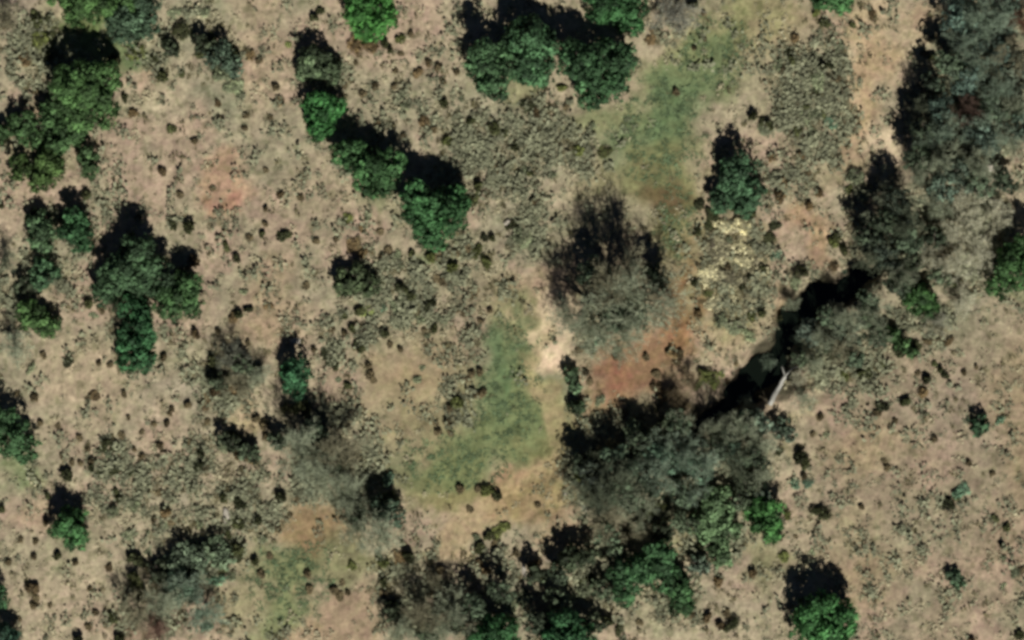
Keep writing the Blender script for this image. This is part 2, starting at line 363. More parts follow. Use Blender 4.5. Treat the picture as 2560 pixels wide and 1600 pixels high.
def clump_crown(lobes, dens, leaf, r, sub=.34, open_=0.0):
    """lobes: (x, y, z, rad, zrad) in metres, local. Returns centres, normals, sizes, tones of the leaf clumps."""
    Cn, Nn, Sn, Tn = [], [], [], []
    for (x, y, z, R, RZ) in lobes:
        ns = max(5, int(16 * (1 + R / 3)))
        d = unit(r.normal(size=(ns * 2, 3))); d = d[d[:, 2] > -.45][:ns]
        for k in range(len(d)):
            if r.random() < open_: continue
            rs = R * sub * r.uniform(.6, 1.35)
            c0 = np.array([x, y, z]) + d[k] * np.array([R - rs * .6, R - rs * .6, RZ - rs * .5]) * r.uniform(.78, 1.20)
            n = max(8, int(dens * 4 * math.pi * rs * rs / (leaf * leaf * 4) * 1.0))
            q = unit(r.normal(size=(n, 3)) + d[k] * .5)
            rad = rs * r.uniform(.55, 1.08, (n, 1))
            tone = r.choice([.5, .8, 1.0, 1.25, 1.7]) * r.uniform(.85, 1.15)
            Cn.append(c0 + q * rad * np.array([1, 1, .85])); Nn.append(unit(q + r.normal(size=(n, 3)) * .45 + d[k] * .3))
            Sn.append(leaf * r.uniform(.6, 1.25, n)); Tn.append(tone * r.uniform(.8, 1.2, n))
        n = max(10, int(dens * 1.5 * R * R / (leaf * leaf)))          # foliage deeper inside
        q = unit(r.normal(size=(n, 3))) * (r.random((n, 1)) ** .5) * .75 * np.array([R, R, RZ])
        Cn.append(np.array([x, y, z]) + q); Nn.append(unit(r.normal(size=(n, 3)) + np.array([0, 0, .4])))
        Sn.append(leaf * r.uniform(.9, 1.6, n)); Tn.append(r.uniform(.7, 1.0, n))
    return np.concatenate(Cn), np.concatenate(Nn), np.concatenate(Sn), np.concatenate(Tn)

def tubes(segs, sides=3):
    """segs: list of (p0, p1, r0, r1) -> verts, quads"""
    P0 = np.array([s[0] for s in segs]); P1 = np.array([s[1] for s in segs]); R0 = np.array([s[2] for s in segs]); R1 = np.array([s[3] for s in segs])
    d = unit(P1 - P0); ref = np.where(np.abs(d[:, 2:3]) > .9, np.array([[1., 0, 0]]), np.array([[0., 0, 1]]))
    t = unit(np.cross(d, ref)); b = np.cross(d, t); n = len(segs)
    V = []
    for P, R in ((P0, R0), (P1, R1)):
        for k in range(sides):
            a = 2 * math.pi * k / sides
            V.append(P + (t * math.cos(a) + b * math.sin(a)) * R[:, None])
    V = np.stack(V, 1).reshape(-1, 3)
    base = np.arange(n)[:, None] * (2 * sides)
    Fq = np.concatenate([base + np.array([[k, (k + 1) % sides, sides + (k + 1) % sides, sides + k]]) for k in range(sides)])
    return V, Fq

def join_vf(parts):
    vs_, fs_ = [], []; o = 0
    for v, f in parts: vs_.append(v); fs_.append(f + o); o += len(v)
    return np.concatenate(vs_), np.concatenate(fs_)

def colour(o, c, k=None):
    l = lin(c) * (KALB if k is None else k); o.color = (*[float(t) for t in l], 1)

ALL = []      # (object, px, py, size, look) of the things that get their label from where they stand
def emp(name, px, py):
    o = bpy.data.objects.new(name, None); C.objects.link(o); o.empty_display_size = .3
    x, y = W(px, py); o.location = (x, y, gz(px, py)); return o

SQ = 1.0
def juniper(cx, cy, lobes, h, c, label, seed, dens=.85, name="juniper_tree", cat="juniper", grp="evergreen junipers over the pasture", open_=0.0):
    """lobes: (px, py, radius px, height factor)"""
    r = np.random.default_rng(seed)
    t = emp(name, cx, cy)
    x0, y0 = W(cx, cy); L3 = []; segs = []
    for lb in lobes:
        px, py, R = lb[:3]; hf = lb[3] if len(lb) > 3 else 1.0
        x, y = W(px, py - 9); H = h * hf * .86; Rm = R * M * 1.10
        rz = min(Rm * 1.05, H * .5); z = H - rz
        L3.append((x - x0, y - y0, z, Rm, rz))
        segs.append(((0, 0, -.2), (0, 0, .5), .28, .2)) if not segs else None
        segs.append(((0, 0, .4), ((x - x0) * .5, (y - y0) * .5, z * .6), .18, .11))
        segs.append((((x - x0) * .5, (y - y0) * .5, z * .6), (x - x0, y - y0, z), .11, .05))
        for k in range(6):
            q = unit(r.normal(size=3)); q[2] = abs(q[2])
            segs.append(((x - x0, y - y0, z), (x - x0 + q[0] * Rm * .8, y - y0 + q[1] * Rm * .8, z + q[2] * rz * .7), .05, .015))
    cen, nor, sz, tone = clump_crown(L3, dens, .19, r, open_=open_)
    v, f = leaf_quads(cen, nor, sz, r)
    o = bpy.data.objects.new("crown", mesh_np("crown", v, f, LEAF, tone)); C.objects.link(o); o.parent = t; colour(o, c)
    v, f = tubes(segs, 6)
    o = bpy.data.objects.new("trunk", mesh_np("trunk", v, f, bark)); C.objects.link(o); o.parent = t
    tag(t, label, cat, grp)
    return t

G1 = (76, 110, 66); G2 = (68, 124, 62)
JUN = [
 (215, 245, [(205,225,54), (262,220,46), (165,250,42,.8), (240,275,52,.85), (190,290,42,.7)], 7.6, G1, "big dark green juniper in the upper left, grey dead snag in its shade"),
 (270, 22, [(235,15,46), (290,0,54), (200,35,36,.8), (170,0,34,.8)], 6.5, (66,98,54), "green juniper cut by the top edge at upper left, beside green grass"),
 (335, 60, [(320,55,44), (360,35,40), (315,95,34,.8), (370,75,28,.7)], 5.6, (74,98,84), "blue-grey juniper just under the top edge at upper left"),
 (140, 325, [(125,305,34), (175,335,40,.9), (60,318,34,.8), (85,355,28,.8), (150,372,30,.9), (12,345,22,.7)], 4.2, (62,92,56), "sprawling green juniper right below the big upper left juniper"),
 (115, 435, [(120,425,40), (108,462,28,.8), (52,428,28,.8)], 4.0, (64,88,44), "olive green juniper below the sprawling one near the left edge"),
 (228, 415, [(222,400,24), (232,432,24)], 3.2, (66,92,60), "small upright juniper right of the olive green juniper"),
 (190, 590, [(190,575,40), (205,605,34)], 4.6, (52,92,60), "egg-shaped deep green juniper in the left third, dark tip upward"),
 (118, 605, [(115,600,36), (95,560,28,.8)], 3.8, (78,104,80), "grey-green juniper touching the left side of the egg-shaped juniper"),
 (113, 700, [(113,695,34)], 4.2, (66,98,74), "small round juniper with dark top below the egg-shaped juniper"),
 (350, 690, [(345,680,54), (300,705,44,.9), (390,700,46,.9), (350,635,38), (270,740,34,.6)], 6.8, (66,94,70), "largest juniper of the left side, top of its dark trio"),
 (460, 740, [(462,740,48), (430,770,36,.8), (480,775,28,.7)], 5.4, (62,94,58), "juniper forming the right arm of the dark left trio"),
 (345, 860, [(350,835,44), (345,895,44), (330,785,40,.9)], 5.0, (48,92,60), "long smooth juniper hanging below the dark left trio"),
 (95, 815, [(80,800,36), (125,820,30,.8)], 4.0, (66,96,54), "ragged juniper near the left edge, below the small round juniper"),
 (45, 1110, [(35,1100,42), (70,1130,30,.85), (10,1060,36)], 5.6, (66,102,70), "juniper cut by the left edge with a long dark shadow"),
 (180, 1335, [(180,1325,42), (190,1350,32,.8)], 5.0, (60,102,62), "lone round juniper in the lower left on open tan soil"),
 (925, 60, [(905,40,40), (950,45,42), (930,80,36,.8), (895,0,35)], 5.5, G2, "bright green juniper at the top edge, left of centre"),
 (798, 175, [(790,165,38), (820,190,32,.8), (775,190,28,.7)], 4.0, (92,108,88), "pale grey-green juniper above the bright green one with black shade"),
 (805, 295, [(800,285,44), (795,325,36,.8), (845,275,24,.7)], 5.6, (54,108,58), "bright green juniper at the upper end of the slanting pair"),
 (920, 440, [(885,405,40,.95), (935,445,50), (978,420,34,.9), (860,390,30,.8)], 6.2, (60,98,60), "lower, wider juniper of the slanting pair left of the round central juniper"),
 (1085, 545, [(1065,535,50), (1115,540,50), (1085,590,44,.8), (1140,515,34,.8), (1040,500,34)], 7.4, (58,102,64), "round central juniper with a square black shadow"),
 (1225, 205, [(1220,165,46), (1240,215,44,.9), (1205,200,38,.8), (1280,170,34,.8)], 7.6, (68,100,72), "left juniper of the tall group at the top centre"),
 (1335, 125, [(1320,110,52), (1360,135,42,.9), (1310,170,46,.8), (1350,200,34,.6)], 7.6, (62,98,70), "middle juniper of the tall group at the top centre"),
 (1485, 190, [(1440,165,46), (1500,180,56), (1560,160,36,.9), (1485,235,42,.8), (1535,225,36,.8)], 7.8, (60,96,66), "right and widest juniper of the tall group at the top centre"),
 (1535, 30, [(1510,10,50), (1565,30,44,.95), (1575,75,28,.7)], 6.4, (54,98,60), "juniper cut by the top edge above the widest tall juniper"),
 (2085, 5, [(2085,0,40), (2050,-5,28,.8)], 4.0, (66,108,68), "green juniper cut by the top edge, right of the pasture swath"),
 (1850, 455, [(1848,435,42), (1825,480,34,.8), (1872,495,38,.8), (1800,515,28,.6), (1860,530,28,.6)], 5.6, (70,104,82), "open feathery juniper below the solid black shadow right of the pasture"),
 (2520, 700, [(2530,680,48), (2555,640,44), (2495,725,32,.8)], 7.0, (62,98,56), "juniper on the right edge beside the draw with a tall black shadow"),
 (2290, 765, [(2290,755,38), (2315,780,28,.8)], 5.0, (56,92,48), "green juniper on the far bank of the draw, right of the dark water"),
 (1915, 1310, [(1910,1295,42), (1925,1330,30,.8)], 5.6, (58,104,54), "bright juniper with domed black shadow below the draw"),
 (1635, 1430, [(1640,1400,42), (1595,1440,40), (1660,1450,34,.8), (1560,1490,28,.7), (1550,1440,30,.9)], 6.4, (62,100,68), "broad crescent juniper in the lower centre right"),
 (1695, 1495, [(1692,1470,30), (1705,1510,32,.8)], 4.2, (52,86,52), "dark juniper attached to the lower right of the crescent juniper"),
 (1785, 1320, [(1795,1270,40), (1765,1320,38,.8), (1810,1340,34,.8), (1800,1400,30,.7)], 4.2, (96,120,94), "pale mottled grey-green juniper between two darker junipers"),
 (1425, 1595, [(1420,1580,46), (1455,1610,40,.9), (1390,1620,40)], 7.4, (50,94,62), "juniper cut by the bottom edge under a broad black shadow, right one"),
 (1245, 1600, [(1250,1590,44), (1215,1610,40)], 7.0, (52,98,60), "juniper cut by the bottom edge under a black shadow, left one"),
 (2050, 1560, [(2040,1545,52), (2085,1560,50), (2015,1585,40,.85), (2070,1600,44,.9)], 7.4, (62,112,66), "large bright green juniper at the bottom right with a leaning black shadow"),
 (1450, 1405, [(1430,1400,30), (1470,1395,28), (1410,1420,22,.8)], 4.6, (60,72,54), "dark spiky juniper left of the crescent juniper"),
 (890, 720, [(885,705,36), (920,725,28,.8), (860,730,24,.8)], 3.8, (84,98,74), "two-horned dusky juniper in the brush right of the pink soil"),
 (742, 955, [(742,940,34), (740,975,28,.8)], 5.0, (56,104,76), "narrow blue-green juniper with a flat black cap left of the meadow"),
 (2, 1510, [(0,1500,26)], 4.0, (58,96,66), "sliver of a juniper on the left edge near the bottom"),
 (5, 1620, [(5,1620,44)], 5.0, (46,76,66), "dark juniper in the bottom left corner"),
 (2450, 1070, [(2452,1068,20), (2440,1085,14,.7)], 2.6, (64,96,74), "small lone juniper bush on the open field at the right"),
 (2385, 1455, [(2383,1450,18), (2398,1468,12,.7)], 1.9, (84,108,92), "small teal juniper bush on the open field near the bottom right"),
 (1432, 955, [(1428,945,18), (1440,975,16,.8)], 2.6, (84,106,86), "small teal juniper bush on the edge of the pale bare soil"),
 (1440, 1035, [(1440,1030,20)], 2.6, (52,70,48), "small dark juniper bush below the teal bush by the meadow"),
 (2250, 865, [(2225,845,20), (2255,870,18), (2280,890,14,.8)], 2.6, (66,96,60), "low diagonal juniper thicket right of the draw"),
 (1330, 420, [(1330,420,1)], 1.0, G1, None),
]
for i, (cx, cy, lobes, h, c, label) in enumerate(JUN):
    if label: juniper(cx, cy, lobes, h, (c[0] * .86 + 21, c[1] * .93 + 17, c[2] * .72 + 22), label, 100 + i, open_=.12)

# ------------------------------------------------------------------ leafless trees
def bare_variant(seed, nlimb=7, R=4.0, H=7.5, tw=.040):
    """leafless tree of unit size R (crown radius) x H"""
    r = np.random.default_rng(seed); main = []; fine = []
    def grow(p, d, ln, rad, lvl):
        nseg = 3 if lvl < 3 else 2
        for k in range(nseg):
            d = unit(d + r.normal(size=3) * (.16 if lvl < 2 else .26) + np.array([0, 0, .03]))
            q = p + d * ln / nseg; r1 = rad * .8
            (main if lvl < 2 else fine).append((tuple(p), tuple(q), rad, r1))
            if lvl >= 1 and lvl < 4:
                for j in range(2 if lvl < 3 else 2):
                    a = unit(d + r.normal(size=3) * .85 + np.array([0, 0, .1]))
                    if a[2] < -.2: a[2] *= -.5
                    grow(q, a, ln * r.uniform(.42, .66), max(r1 * .5, tw * .6), lvl + 1)
            p = q; rad = r1
        if lvl < 4:
            for j in range(2):
                grow(p, unit(d + r.normal(size=3) * .5), ln * r.uniform(.45, .62), max(rad * .6, tw * .6), lvl + 1)
    tr = []
    p = np.array([0., 0, -.3]); q = np.array([.1, .05, H * .22]); tr.append((tuple(p), tuple(q), .3, .22))
    main += tr
    for k in range(nlimb):
        a = 2 * math.pi * (k + r.uniform(-.3, .3)) / nlimb; e = math.radians(r.uniform(28, 68))
        d = np.array([math.cos(a) * math.cos(e), math.sin(a) * math.cos(e), math.sin(e)])
        grow(q, d, R * r.uniform(.75, 1.0) , .17, 1)
    fv = np.array([s[1] for s in fine])
    return tubes(main, 5), tubes(fine, 3), len(fine)

BV = []
for s in range(5):
    a, b, nf = bare_variant(900 + s)
    r = np.random.default_rng(s)
    me_c = mesh_np("twig_crown", b[0], b[1], TWIG, r.uniform(.8, 1.2, len(b[1])))
    ext = np.percentile(np.hypot(b[0][:, 0], b[0][:, 1]), 93); top = np.percentile(b[0][:, 2], 98)
    BV.append((mesh_np("limbs", a[0], a[1], TWIG, np.full(len(a[1]), .9)), me_c, ext, top))

GR = (150, 157, 131); GB = (140, 136, 110); GT = (134, 150, 128); GP = (190, 188, 162); GD = (104, 112, 90)
BARE = [ # px, py, radius px, height m, colour
 (1480,795,98,11.0,GR), (1600,745,95,11.5,GR), (1530,700,84,11.0,GB), (1560,850,58,6.5,GR), (1415,790,48,5,GR), (1655,770,50,7,GB),
 (760,1130,72,7.5,GR), (845,1120,66,7.5,GB), (810,1190,60,6,GR), (955,1325,62,7.0,GR), (890,1325,42,5.5,GR), (870,1230,50,6,GR),
 (1060,1530,52,6.5,GB), (1130,1520,50,6,GR), (1175,1580,40,5,GR), (1010,1580,44,4.5,GR), (1100,1580,40,5,GR), (1090,1450,28,3,GB),
 (350,1530,50,5.5,GB), (420,1500,50,5,GR), (480,1470,54,5,GT), (520,1530,46,4.5,GT), (400,1575,44,4,(116,90,78)),
 (2410,100,55,8,GT), (2475,60,55,8.5,GT), (2430,180,52,8,GT), (2515,150,52,7,GB), (2490,230,52,7.5,GT), (2360,330,50,8.0,GT), (2300,270,26,6,GD),
 (2410,290,44,6.5,(112,92,80)), (2470,330,52,7,GT), (2530,270,40,6.5,GR), (2360,410,50,7.5,GR), (2440,420,46,7.5,GR), (2300,350,36,7,GT), (2420,20,50,8,GT), (2550,60,40,6,(112,80,62)),
 (2530,360,40,6,GR), (2290,440,40,7,GR), (2210,500,40,6,GR), (2255,560,46,8,GD), (2330,520,46,7,GR), (2170,560,36,4.5,GR), (2180,640,46,7,GD), (2240,690,40,7,GR),
 (2400,570,52,4.5,GP), (2440,640,50,4.5,GP), (2480,540,44,4.5,GP), (2380,660,46,5,GP), (2310,640,40,4.5,GP), (2420,490,46,5,GP), (2400,760,36,3,GP), (2340,810,36,3,(150,150,130)),
 (2110,800,46,6,GR), (2175,770,40,6,GR), (2050,850,34,5,GR), (2100,870,44,4.5,GB), (2030,910,26,4,GR), (2010,1000,30,3,GR), (2190,830,34,4.5,GR), (1990,945,22,3.5,GP), (1975,760,24,3.5,GR), (1925,905,22,3.5,GT), (1870,1010,26,3.5,GR), (2085,770,26,4,GP), (1800,1050,24,3.5,GR), (1995,850,20,3.5,GT),
 (1480,1240,60,7,GD), (1550,1200,62,8,GD), (1600,1260,56,7,GR), (1520,1300,50,5.5,GB), (1640,1180,56,7,GT), (1700,1130,54,7,GT), (1765,1150,50,6.5,GT), (1790,1080,44,6,GR),
 (1850,1070,48,6,GR), (1840,1150,46,6,GD), (1730,1225,42,6.5,GT), (1900,1110,36,5,GR), (1700,1060,36,5,GR), (1640,1110,44,5.5,GT), (1900,1190,36,4.5,GR), (1480,1160,36,5,GD), (1600,1330,30,3.5,GB),
 (1530,1130,30,4,(110,104,72)),
 (600,960,34,3,GB), (650,940,30,3,GR), (580,900,44,3.5,(112,114,98)), (40,870,44,4,GR), (15,660,36,3.5,GD), (25,45,40,4,GB), (1690,50,58,3.4,(132,132,118)),
 (300,770,30,4,(96,92,74)),
 (1690,1000,34,3.5,(112,100,76)), (1720,950,34,3,(112,100,76)),
]
for i, (px, py, R, H, c) in enumerate(BARE):
    lm, cm, ext, top = BV[i % 5]
    t = emp("bare_tree", px, py); t.rotation_euler[2] = (i * 2.4) % 6.28
    s = R * M / ext
    t.scale = (s * random.uniform(.92, 1.08), s * random.uniform(.92, 1.08), H / top)
    o = bpy.data.objects.new("trunk", lm); C.objects.link(o); o.parent = t; colour(o, c, .75)
    o = bpy.data.objects.new("crown", cm); C.objects.link(o); o.parent = t; colour(o, c, 1.0)
    cn = {GR: "grey", GB: "brownish grey", GT: "bluish grey", GP: "pale grey", GD: "dark grey"}.get(c, "reddish brown" if c[0] > c[1] * 1.15 else "grey-green")
    sz = "wide" if R >= 60 else ("small" if R < 42 else "")
    ALL.append((t, px, py, (sz + " " + cn + " leafless tree").strip(), "bare tree", "leafless grey trees and brush"))

# dusky half-leafed trees of the wooded strips
DK = [(2395,70,[(2390,60,40),(2415,95,30,.8)],7.5,(96,118,104)), (2480,140,[(2470,130,38),(2500,160,32,.9)],7.0,(104,124,110)), (2345,300,[(2340,280,30),(2350,330,28,.8)],7.5,(74,92,80)),
 (2440,350,[(2430,340,36),(2465,365,30,.9)],7.0,(94,112,98)), (2380,450,[(2375,440,34),(2400,470,26,.8)],7.0,(86,100,84)), (2240,520,[(2235,510,30),(2250,545,28,.9)],7.5,(66,76,62)),
 (2200,640,[(2190,630,32),(2215,660,28,.9)],7.0,(72,84,70)), (2530,180,[(2530,170,34),(2545,215,26,.8)],6.5,(92,100,84)), (2420,210,[(2415,200,30),(2400,230,24,.8)],7.0,(104,126,112)),
 (2330,230,[(2325,220,26)],6.0,(60,72,56)), (1545,1160,[(1540,1150,34),(1570,1170,28,.9)],6.5,(88,106,84)), (1650,1150,[(1640,1140,32),(1670,1165,30,.9)],6.5,(92,116,94)),
 (1480,1200,[(1475,1190,34),(1500,1220,26,.8)],6.5,(80,90,76)), (1730,1170,[(1720,1160,30),(1750,1185,28,.9)],6.0,(96,120,98)), (1820,1130,[(1815,1120,30),(1840,1150,24,.8)],6.0,(84,104,84)),
 (2020,840,[(2015,830,24),(2035,855,20,.8)],4.5,(104,118,102)), (2110,840,[(2105,830,28),(2125,855,22,.8)],4.5,(100,112,92)), (1955,1085,[(1950,1080,24),(1970,1095,18,.8)],3.0,(96,112,92)),
 (470,1400,[(465,1390,34),(495,1410,30,.9),(440,1415,26,.8)],3.4,(118,134,108)), (545,1385,[(540,1380,30),(560,1405,26,.8)],3.2,(112,128,100)), (400,1440,[(400,1435,28)],3.2,(96,106,82)),
 (455,1480,[(450,1470,36),(480,1490,26,.8)],4.5,(84,104,84)), (965,1290,[(960,1280,32),(985,1300,26,.8)],5.5,(78,96,76)), (900,1310,[(895,1305,26)],4.5,(74,90,68)), (560,170,[(550,150,34),(580,175,26,.8)],4.0,(88,106,86)),
 (2500,20,[(2500,20,34),(2524,37,24,.85)],6.5,(104, 122, 104)),
 (2360,170,[(2360,170,30),(2381,185,21,.85)],7.2,(92, 108, 84)),
 (2300,330,[(2300,330,28),(2320,344,20,.85)],7.2,(72, 84, 64)),
 (2280,400,[(2280,400,32),(2302,416,22,.85)],7.2,(72, 84, 64)),
 (2340,480,[(2340,480,30),(2361,495,21,.85)],7.2,(104, 122, 104)),
 (2210,570,[(2210,570,34),(2234,587,24,.85)],7.2,(72, 84, 64)),
 (2160,600,[(2160,600,30),(2181,615,21,.85)],7.2,(72, 84, 64)),
 (2260,610,[(2260,610,30),(2281,625,21,.85)],6.5,(92, 108, 84)),
 (2330,600,[(2330,600,24),(2347,612,17,.85)],5.0,(72, 84, 64)),
 (2545,330,[(2545,330,34),(2569,347,24,.85)],7.2,(104, 122, 104)),
 (2475,280,[(2475,280,30),(2496,295,21,.85)],7.2,(92, 108, 84)),
 (2160,760,[(2160,760,26),(2178,773,18,.85)],5.8,(92, 108, 84)),
 (2230,720,[(2230,720,28),(2250,734,20,.85)],5.8,(72, 84, 64)),
 (2060,800,[(2060,800,22),(2075,811,15,.85)],5.0,(92, 108, 84)),
 (1860,1060,[(1860,1060,24),(1877,1072,17,.85)],5.0,(92, 108, 84)),
 (1790,1120,[(1790,1120,30),(1811,1135,21,.85)],6.5,(72, 84, 64)),
 (1690,1060,[(1690,1060,26),(1708,1073,18,.85)],5.8,(92, 108, 84)),
 (1600,1110,[(1600,1110,32),(1622,1126,22,.85)],6.5,(72, 84, 64)),
 (1560,1240,[(1560,1240,34),(1584,1257,24,.85)],7.2,(92, 108, 84)),
 (1450,1170,[(1450,1170,28),(1470,1184,20,.85)],5.8,(72, 84, 64)),
 (1620,1220,[(1620,1220,30),(1641,1235,21,.85)],6.5,(72, 84, 64)),
 (1700,1240,[(1700,1240,28),(1720,1254,20,.85)],6.5,(92, 108, 84)),
 (1880,1150,[(1880,1150,26),(1898,1163,18,.85)],5.8,(72, 84, 64)),
 (1390,1440,[(1390,1440,22),(1405,1451,15,.85)],5.0,(72, 84, 64)),
 (1250,1480,[(1250,1480,26),(1268,1493,18,.85)],5.8,(72, 84, 64)),
 (1180,1520,[(1180,1520,30),(1201,1535,21,.85)],5.8,(92, 108, 84)),
 (1340,1560,[(1340,1560,28),(1360,1574,20,.85)],5.8,(72, 84, 64)),
 (1510,1340,[(1510,1340,26),(1528,1353,18,.85)],5.0,(92, 108, 84)),
 (2130,900,[(2130,900,22),(2145,911,15,.85)],4.3,(92, 108, 84)),
 (2180,850,[(2180,850,22),(2195,861,15,.85)],4.3,(72, 84, 64)),
 (2440,470,[(2440,470,30),(2461,485,21,.85)],6.5,(92, 108, 84)),
 (2500,460,[(2500,460,26),(2518,473,18,.85)],5.8,(72, 84, 64)),
 (1480,700,[(1480,700,38),(1507,719,27,.85)],6.5,(92, 108, 84)),
 (1570,790,[(1570,790,34),(1594,807,24,.85)],6.5,(72, 84, 64)),
 (790,1090,[(790,1090,30),(811,1105,21,.85)],5.0,(92, 108, 84)),
 (840,1160,[(840,1160,26),(858,1173,18,.85)],4.3,(72, 84, 64)),
 (1520,800,[(1520,800,34),(1544,817,24,.85)],5.8,(92, 108, 84)),
 (1630,700,[(1630,700,30),(1651,715,21,.85)],5.8,(72, 84, 64))]
DK += [
 (1330,1440,[(1330,1440,22),(1348,1449,16,.85)],4.1,(78, 88, 66)),
 (1390,1500,[(1390,1500,24),(1409,1510,18,.85)],4.1,(98, 112, 86)),
 (1500,1480,[(1500,1480,24),(1519,1490,18,.85)],4.1,(98, 112, 86)),
 (1480,1560,[(1480,1560,24),(1499,1570,18,.85)],4.1,(78, 88, 66)),
 (1700,1310,[(1700,1310,26),(1721,1320,20,.85)],4.8,(98, 112, 86)),
 (1860,1215,[(1860,1215,24),(1879,1225,18,.85)],4.8,(78, 88, 66)),
 (1850,1260,[(1850,1260,20),(1866,1268,15,.85)],4.1,(98, 112, 86)),
 (1650,1335,[(1650,1335,24),(1669,1345,18,.85)],4.1,(78, 88, 66)),
 (1530,1380,[(1530,1380,22),(1548,1389,16,.85)],4.1,(98, 112, 86)),
 (1990,905,[(1990,905,18),(2004,912,14,.85)],3.4,(98, 112, 86)),
 (1740,1420,[(1740,1420,22),(1758,1429,16,.85)],3.4,(110, 126, 106)),
 (1890,1060,[(1890,1060,24),(1909,1070,18,.85)],4.8,(110, 126, 106)),
 (1660,1080,[(1660,1080,24),(1679,1090,18,.85)],4.8,(78, 88, 66)),
 (1580,1080,[(1580,1080,22),(1598,1089,16,.85)],4.1,(98, 112, 86)),
 (1130,1560,[(1130,1560,24),(1149,1570,18,.85)],4.8,(78, 88, 66)),
 (1060,1590,[(1060,1590,24),(1079,1600,18,.85)],4.1,(98, 112, 86)),
 (980,1540,[(980,1540,24),(999,1550,18,.85)],3.4,(78, 88, 66)),
 (1900,1240,[(1900,1240,18),(1914,1247,14,.85)],3.4,(110, 126, 106)),
 (2080,880,[(2080,880,20),(2096,888,15,.85)],3.4,(78, 88, 66)),
 (2160,810,[(2160,810,22),(2178,819,16,.85)],4.1,(98, 112, 86)),
 (2270,660,[(2270,660,24),(2289,670,18,.85)],5.4,(78, 88, 66)),
 (2340,700,[(2340,700,22),(2358,709,16,.85)],4.1,(98, 112, 86)),
 (600,920,[(600,920,22),(618,929,16,.85)],3.4,(98, 112, 86)),
 (540,960,[(540,960,20),(556,968,15,.85)],3.1,(78, 88, 66)),
 (570,1110,[(570,1110,24),(589,1120,18,.85)],3.4,(78, 88, 66)),
 (620,1140,[(620,1140,22),(638,1149,16,.85)],3.4,(98, 112, 86)),
 (690,1110,[(690,1110,22),(708,1119,16,.85)],3.4,(98, 112, 86)),
 (60,720,[(60,720,22),(78,729,16,.85)],2.7,(78, 88, 66)),
 (420,130,[(420,130,20),(436,138,15,.85)],2.7,(78, 88, 66)),
 (505,120,[(505,120,22),(523,129,16,.85)],3.4,(78, 88, 66))]
for i, (cx, cy, lobes, h, c) in enumerate(DK):
    t = juniper(cx, cy, lobes, h, c, None, 500 + i, dens=.6, name="dusky_tree", cat=None, grp=None, open_=.25)
    lk = ("bluish green" if c[2] > c[0] + 5 else "grey-green") if c[1] > 100 else "dark dusky green"
    ALL.append((t, cx, cy, lk + " thin-crowned tree", "tree", "dusky thin-crowned trees of the wooded strips"))

# ------------------------------------------------------------------ shrubs
def shrub_mesh(seed, nl, leaf, dens, open_=0.1, flat=.8):
    r = np.random.default_rng(seed); lob = [(0, 0, .45 * flat * 1.2, .72, .55 * flat)]
    for k in range(nl):
        a = r.uniform(0, 6.28); d = r.uniform(.3, .65); R = r.uniform(.28, .5)
        lob.append((math.cos(a) * d, math.sin(a) * d, r.uniform(.3, .75) * flat, R, R * flat))
    cen, nor, sz, tone = clump_crown(lob, dens, leaf, r, open_=open_)
    cen[:, 2] = np.maximum(cen[:, 2], .02)
    v, f = leaf_quads(cen, nor, sz, r)
    return v, f, tone
SMALL = []; MED = []; SRAW = []
for s in range(5):
    v, f, t = shrub_mesh(300 + s, 3, .14, .75, 0.15, 1.0); SMALL.append(mesh_np("shrub", v, f, LEAF, t)); SRAW.append((v, f, t))
for s in range(5):
    v, f, t = shrub_mesh(330 + s, 5, .065, .40, 0.25, .8); MED.append(mesh_np("bush_foliage", v, f, LEAF, t))
st = []
for s in range(3):
    r = np.random.default_rng(40 + s); sg = []
    for k in range(16):
        a = r.uniform(0, 6.28); d = r.uniform(.2, .85); z = r.uniform(.3, .9)
        m_ = (math.cos(a) * d * .4, math.sin(a) * d * .4, z * .6)
        sg.append(((0, 0, -.05), m_, .03, .02)); sg.append((m_, (math.cos(a + .2) * d, math.sin(a + .2) * d, z), .02, .007))
    v, f = tubes(sg, 4); st.append(mesh_np("bush_stems", v, f, bark))

COL = {'d': (78, 82, 52), 'o': (96, 102, 58), 'b': (112, 96, 68), 'g': (136, 144, 112), 't': (104, 132, 106), 'k': (62, 66, 42), 'p': (176, 170, 136), 'y': (130, 140, 84)}
LOOK = {'d': "dark olive", 'o': "olive green", 'b': "brown", 'g': "grey-green", 't': "teal green", 'k': "near black", 'p': "pale straw-coloured", 'y': "yellow-green"}
